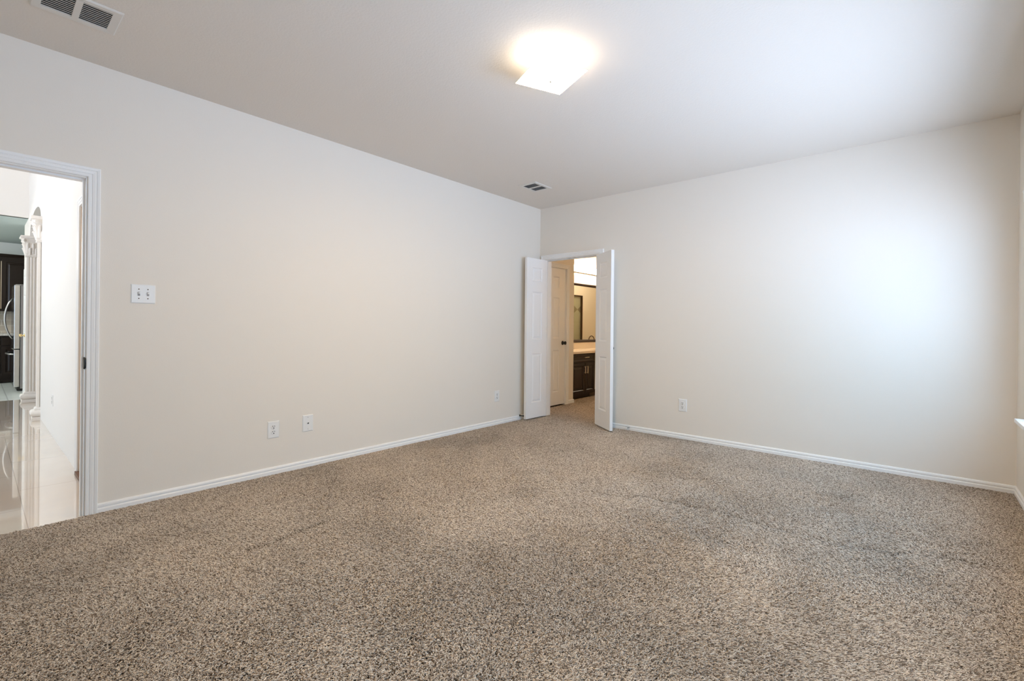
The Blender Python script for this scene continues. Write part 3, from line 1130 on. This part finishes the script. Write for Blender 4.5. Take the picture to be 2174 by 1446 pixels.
dr = obj('freezer_drawer', bm, [M_INOX, M_INOXD], t, bevel=0.008)
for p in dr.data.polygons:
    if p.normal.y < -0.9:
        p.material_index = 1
bm = nb()
hp = []
for i in range(13):
    s = i / 12
    hp.append((FX0 + 0.08 + 0.74 * s, -4.490 - 0.075 * math.sin(math.pi * s) ** 0.5, 0.62))
tube(bm, hp, 0.013, 8)
obj('handle', bm, M_STEEL, dr, smooth=True)
bm = nb()
box(bm, FX1 - 0.09, FX1 - 0.005, -4.47, -4.35, 1.797, 1.818)
obj('hinge_cap', bm, M_GREYM, t, bevel=0.004)
bm = nb()
box(bm, FX0 + 0.02, FX1 - 0.02, -4.45, -3.75, 0.0, 0.055)
obj('base_grille', bm, M_BLACK, t)


# kitchen cabinets on the far wall
def shaker(bm, x, y0, y1, z0, z1, t=0.02, fr=0.055):
    """raised panel door face towards +x"""
    R = []
    for ins, dx in ((0, 0), (0.0, t), (fr, t), (fr + 0.008, t - 0.009), (fr + 0.03, t - 0.009), (fr + 0.05, t - 0.002)):
        R.append([bm.verts.new(p) for p in ((x + dx, y0 + ins, z0 + ins), (x + dx, y1 - ins, z0 + ins), (x + dx, y1 - ins, z1 - ins), (x + dx, y0 + ins, z1 - ins))])
    for a, b in zip(R[:-1], R[1:]):
        for i in range(4):
            j = (i + 1) % 4
            bm.faces.new((a[i], a[j], b[j], b[i]))
    bm.faces.new(R[-1])
    bm.faces.new(list(reversed(R[0])))


t = thing('upper_cabinet', (-9.88, -4.6, 1.385), 'dark espresso wall cabinet above the kitchen counter', 'cabinet')
bm = nb()
box(bm, -10.025, -9.72, -5.5, -3.72, 1.385, 2.45)
sweep(bm, [(0, 0), (0.02, 0), (0.045, 0.05), (0.05, 0.06), (0, 0.06)],
      [lambda a, b: (-9.72 + a, -5.5, 2.445 + b), lambda a, b: (-9.72 + a, -3.72, 2.445 + b)])
obj('body', bm, M_ESPRESSO, t)
for y0, y1 in ((-5.04, -4.605), (-4.585, -4.15), (-5.48, -5.05), (-4.14, -3.74)):
    bm = nb()
    shaker(bm, -9.72, y0, y1, 1.42, 2.40)
    dd = obj('door', bm, M_ESPRESSO, t)
bm = nb()
box(bm, -9.705, -9.698, -4.600, -4.590, 1.43, 2.36)
o = obj('light_edge_strip', bm, M_NICKEL, t)

t = thing('base_cabinet', (-9.75, -4.6, -0.012), 'dark espresso base cabinet beside the refrigerator', 'cabinet')
bm = nb()
box(bm, -10.025, -9.50, -5.5, -3.72, 0.09, 0.905)
box(bm, -10.025, -9.56, -5.5, -3.72, 0.0, 0.09)
obj('body', bm, M_ESPRESSO, t)
for y0, y1 in ((-5.04, -4.605), (-4.585, -4.15)):
    bm = nb()
    box(bm, -9.50, -9.482, y0, y1, 0.72, 0.885)
    obj('drawer', bm, M_ESPRESSO, t, bevel=0.004)
    bm = nb()
    shaker(bm, -9.50, y0, y1, 0.14, 0.70)
    obj('door', bm, M_ESPRESSO, t)
bm = nb()
box(bm, -10.05, -9.44, -5.5, -3.72, 0.906, 0.948)
tag(obj('kitchen_counter', bm, M_GRANITE, bevel=0.004), 'pale countertop on the dark kitchen base cabinet', 'countertop')
bm = nb()
box(bm, -10.05, -10.035, -5.5, -3.72, 0.95, 1.383)
struct('wall_backsplash', bm, M_SPLASH, 'beige tiled backsplash between the kitchen cabinets', 'backsplash')

# ------------------------------------------------------------------ bathroom passage beyond the double doors
BX0, BX1 = -0.87, 1.0
HX = -0.25          # face of the passage wall with the six-panel door
HD = (0.235, 0.995, 2.062)
HB = 1.205          # end of that wall
slab('ceiling_bath', -1.0, 1.9, DT, 6.8, H, H + 0.1, M_CEIL, 'bathroom ceiling', 'ceiling')
wall_x('wall_passage', HX - 0.12, HX, DT, HB, -0.1, H, [(HD[0], HD[1], -0.1, HD[2])], M_WALL, 'passage wall with the six-panel door')
wall_y('wall_passage_end', HB - 0.12, HB, BX0 - 0.1, HX - 0.119, -0.1, H, [], M_BATHWALL, 'short return wall at the vanity')
wall_x('wall_vanity', BX0 - 0.12, BX0, HB - 0.12, 6.7, -0.1, H, [], M_BATHWALL, 'tan bathroom wall behind the vanity mirror')
SH = (4.25, 5.36, 2.005)
wall_x('wall_shower', BX1, BX1 + 0.04, DT, 6.7, -0.1, H, [(SH[0], SH[1], 0.10, SH[2])], M_BATHWALL, 'tan bathroom wall around the shower')
wall_y('wall_bath_end', 6.6, 6.7, -0.95, 1.1, -0.1, H, [], M_BATHWALL, 'tan wall at the end of the bathroom')
wall_x('wall_closet_back', -0.98, -0.90, DT, HB - 0.12, -0.1, H, [], M_WALL, 'wall behind the six-panel door')
bm = nb()
# casing on the +x face of the passage wall
casing(bm, (HX, HD[0], 0), (0, 1, 0), (1, 0, 0), HD[1] - HD[0], HD[2])
jamb_lining(bm, HD[0], HD[1], HX - 0.121, HX + 0.001, HD[2], axis='y')
struct('trim_5', bm, M_TRIM, 'white casing of the six-panel passage door', 'door casing')
d = thing('door_3', (HX - 0.016, HD[0] + 0.003, 0.012), 'closed white six-panel door in the passage with a black knob', 'door', math.radians(90), kind='structure')
bm = panel_leaf(HD[1] - HD[0] - 0.006, 2.045, 0.035, [(0.152, 0.312, a, b) for a, b in PZ] + [(0.442, 0.602, a, b) for a, b in PZ])
obj('leaf', bm, M_DOOR, d, local=True)
bm = knob_bm((0.690, 0.0, 0.925), (0, -1, 0), 0.032, 0.027)
k = obj('door_knob', bm, M_BLACK, d, smooth=True, local=True)
k['label'] = 'black round knob'
baseboard('baseboard_passage', (HX, HD[1] + 0.064), (HX, HB + 0.0145), (1, 0), 'short white baseboard at the end of the passage wall', m1=0)
baseboard('baseboard_return', (HX + 0.0145, HB), (HX - 0.06, HB), (0, 1), 'short white baseboard around the passage wall corner')

# vanity
VX = -0.34
t = thing('vanity_cabinet', (-0.6, 1.65, -0.008), 'dark espresso bathroom vanity with one drawer over two doors', 'vanity')
VY0, VY1 = 1.235, 2.035
bm = nb()
box(bm, BX0 + 0.025, VX - 0.02, VY0, VY1, 0.075, 0.745)
box(bm, BX0 + 0.025, VX - 0.09, VY0, 1.985, 0.0, 0.075)
obj('body', bm, M_ESPRESSO, t)
bm = nb()
R = []
for ins, dx in ((0, -0.02), (0, -0.004), (0.008, 0), (0.03, 0), (0.036, -0.004)):
    R.append([bm.verts.new(p) for p in ((VX + dx, 1.29 + ins, 0.605 + ins), (VX + dx, 1.99 - ins, 0.605 + ins), (VX + dx, 1.99 - ins, 0.735 - ins), (VX + dx, 1.29 + ins, 0.735 - ins))])
for a, b in zip(R[:-1], R[1:]):
    for i in range(4):
        j = (i + 1) % 4
        bm.faces.new((a[i], a[j], b[j], b[i]))
bm.faces.new(R[-1])
bm.faces.new(list(reversed(R[0])))
dr = obj('drawer', bm, M_ESPRESSO, t)


def pull(parent, p, q, m):
    p, q = Vector(p), Vector(q)
    bm = nb()
    off = Vector((0.028, 0, 0))
    d_ = (q - p).normalized() * 0.012
    tube(bm, [p, p + off], 0.004, 8)
    tube(bm, [q, q + off], 0.004, 8)
    tube(bm, [p + off - d_, q + off + d_], 0.0075, 8)
    o = obj('pull', bm, m, parent)
    o['label'] = 'brass coloured bar pull'


pull(dr, (VX, 1.655, 0.682), (VX, 1.765, 0.682), M_NICKEL)
for y0, y1, yp in ((1.29, 1.695, 1.665), (1.705, 1.99, 1.738)):
    bm = nb()
    shaker(bm, VX - 0.02, y0, y1, 0.095, 0.590, fr=0.045)
    dd = obj('door', bm, M_ESPRESSO, t)
    pull(dd, (VX, yp, 0.43), (VX, yp, 0.525), M_NICKEL)
bm = nb()
box(bm, BX0, VX + 0.025, VY0 - 0.02, 3.4, 0.747, 0.787)
box(bm, BX0, BX0 + 0.02, VY0 - 0.02, 3.4, 0.787, 0.900)
tag(obj('countertop', bm, M_COUNTER, bevel=0.006), 'cream vanity countertop with backsplash in the bathroom', 'countertop')

# faucet on the vanity top
t = thing('faucet', (-0.72, 2.99, 0.787), 'arched dark metal faucet on the vanity top', 'faucet')
bm = nb()
lathe(bm, [(0.026, 0), (0.026, 0.006), (0.013, 0.012), (0.011, 0.05)], (0, -0.105, 0), n=16)
obj('base', bm, M_BRONZE, t, local=True)
bm = nb()
pts = [(0, -0.105, 0.04), (0, -0.105, 0.13)]
for i in range(1, 13):
    a = math.pi - math.pi * i / 12
    pts.append((0.0, 0.105 * math.cos(a), 0.13 + 0.098 * math.sin(a)))
pts.append((0, 0.105, 0.115))
tube(bm, pts, 0.009, 10)
obj('spout', bm, M_BRONZE, t, smooth=True, local=True)

# mirror
t = thing('vanity_mirror', (BX0, 2.3, 0.91), 'large wall mirror in a dark wood frame above the vanity', 'mirror')
MY0, MY1, MZ0, MZ1 = 1.45, 3.35, 0.905, 1.985
bm = nb()
fr = [(0, 0), (0, 0.018), (0.008, 0.024), (0.030, 0.020), (0.048, 0.008), (0.048, 0)]
st = []
for yy, zz, sy, sz in ((MY0, MZ0, 1, 1), (MY1, MZ0, -1, 1), (MY1, MZ1, -1, -1), (MY0, MZ1, 1, -1), (MY0, MZ0, 1, 1)):
    st.append(lambda a, b, yy=yy, zz=zz, sy=sy, sz=sz: (BX0 + b, yy + sy * a, zz + sz * a))
sweep(bm, fr, st)
obj('frame', bm, M_FRAMEWOOD, t)
bm = nb()
box(bm, BX0 + 0.001, BX0 + 0.006, MY0 + 0.04, MY1 - 0.04, MZ0 + 0.04, MZ1 - 0.04)
o = obj('mirror_glass', bm, M_MIRROR, t)
o['label'] = 'mirror glass'

# vanity light bar
t = thing('vanity_light', (BX0, 2.46, 2.235), 'brass bar of round glowing bulbs above the bathroom mirror', 'light fixture')
bm = nb()
sweep(bm, [(0, -0.06), (0.022, -0.06), (0.030, -0.05), (0.030, 0.05), (0.022, 0.06), (0, 0.06)],
      [lambda a, b: (BX0 + a, 1.90, 2.235 + b), lambda a, b: (BX0 + a, 3.02, 2.235 + b)])
obj('backplate', bm, M_NICKEL, t)
for k in range(7):
    y = 1.987 + k * 0.157
    bm = nb()
    lathe(bm, [(0.022, 0.0), (0.020, 0.03)], (BX0 + 0.03, y, 2.235), (1, 0, 0), n=16)
    sk = obj('socket', bm, M_NICKEL, t)
    bm = nb()
    bmesh.ops.create_uvsphere(bm, u_segments=20, v_segments=12, radius=0.048, matrix=Matrix.Translation((BX0 + 0.095, y, 2.235)))
    obj('bulb', bm, M_BULB, sk, smooth=True)

# shower on the opposite wall, seen in the mirror
t = thing('shower_door', (BX1, 4.85, 0.1), 'bronze framed glass shower door reflected in the bathroom mirror', 'shower door')
bm = nb()
for a in ((SH[0], SH[0] + 0.03, 0.1, SH[2]), (SH[1] - 0.024, SH[1], 0.1, SH[2]), (SH[0], SH[1], SH[2] - 0.028, SH[2]), (SH[0], SH[1], 0.1, 0.135)):
    box(bm, BX1 - 0.015, BX1 + 0.03, *a)
obj('frame', bm, M_BRONZE, t)
bm = nb()
box(bm, BX1 + 0.004, BX1 + 0.010, SH[0] + 0.02, SH[1] - 0.02, 0.12, SH[2] - 0.02)
obj('glass', bm, M_SHOWERGLASS, t)
bm = nb()
sx0 = BX1 + 0.055
box(bm, sx0, sx0 + 0.06, SH[0] - 0.1, SH[1] + 0.6, 0.0, H)
box(bm, BX1 + 0.04, sx0, SH[0] - 0.1, SH[0], 0.0, H)
box(bm, BX1 + 0.04, sx0, SH[1] + 0.5, SH[1] + 0.6, 0.0, H)
sw = struct('wall_shower_tile', bm, M_SHTILE, 'tiled wall inside the shower', 'wall')
bm = nb()
yc, zc = 5.215, 1.645
for k in range(-4, 1):
    y = yc + k * 0.33
    for s in (-1, 1):
        v = [bm.verts.new(p) for p in ((sx0 - 0.003, y, zc), (sx0 - 0.003, y + s * 0.15, zc + 0.09), (sx0 - 0.003, y + s * 0.15, zc - 0.09),
                                       (sx0, y, zc), (sx0, y + s * 0.15, zc + 0.09), (sx0, y + s * 0.15, zc - 0.09))]
        for f in ((0, 1, 2), (3, 5, 4), (0, 3, 4, 1), (1, 4, 5, 2), (2, 5, 3, 0)):
            bm.faces.new([v[i] for i in f])
obj('accent_band', bm, M_SHTILED, sw)

# ------------------------------------------------------------------ unseen point lights added to brighten the other rooms
def fill_light(name, loc, power, col, size=0.12):
    l = bpy.data.lights.new(name, 'POINT')
    l.energy = power
    l.color = col
    l.shadow_soft_size = size
    o = bpy.data.objects.new(name, l)
    o.location = loc
    COL.objects.link(o)


fill_light('living_fill_light', (-3.0, -7.0, 3.0), 72, (1.0, 0.90, 0.78), 0.25)  # added to warm the cool cast in the living room
fill_light('kitchen_fill_light', (-8.4, -6.6, 2.5), 115, (1.0, 0.93, 0.84), 0.2)  # added to brighten the kitchen, no fixture
fill_light('closet_fill_light', (-0.75, -3.5, 2.4), 8, (1.0, 0.72, 0.48), 0.08)  # added to light the closet jamb warmly
fill_light('bath_fill_light', (0.1, 5.0, 2.5), 25, (1.0, 0.87, 0.68), 0.12)  # unseen, added to brighten the wall reflected in the mirror
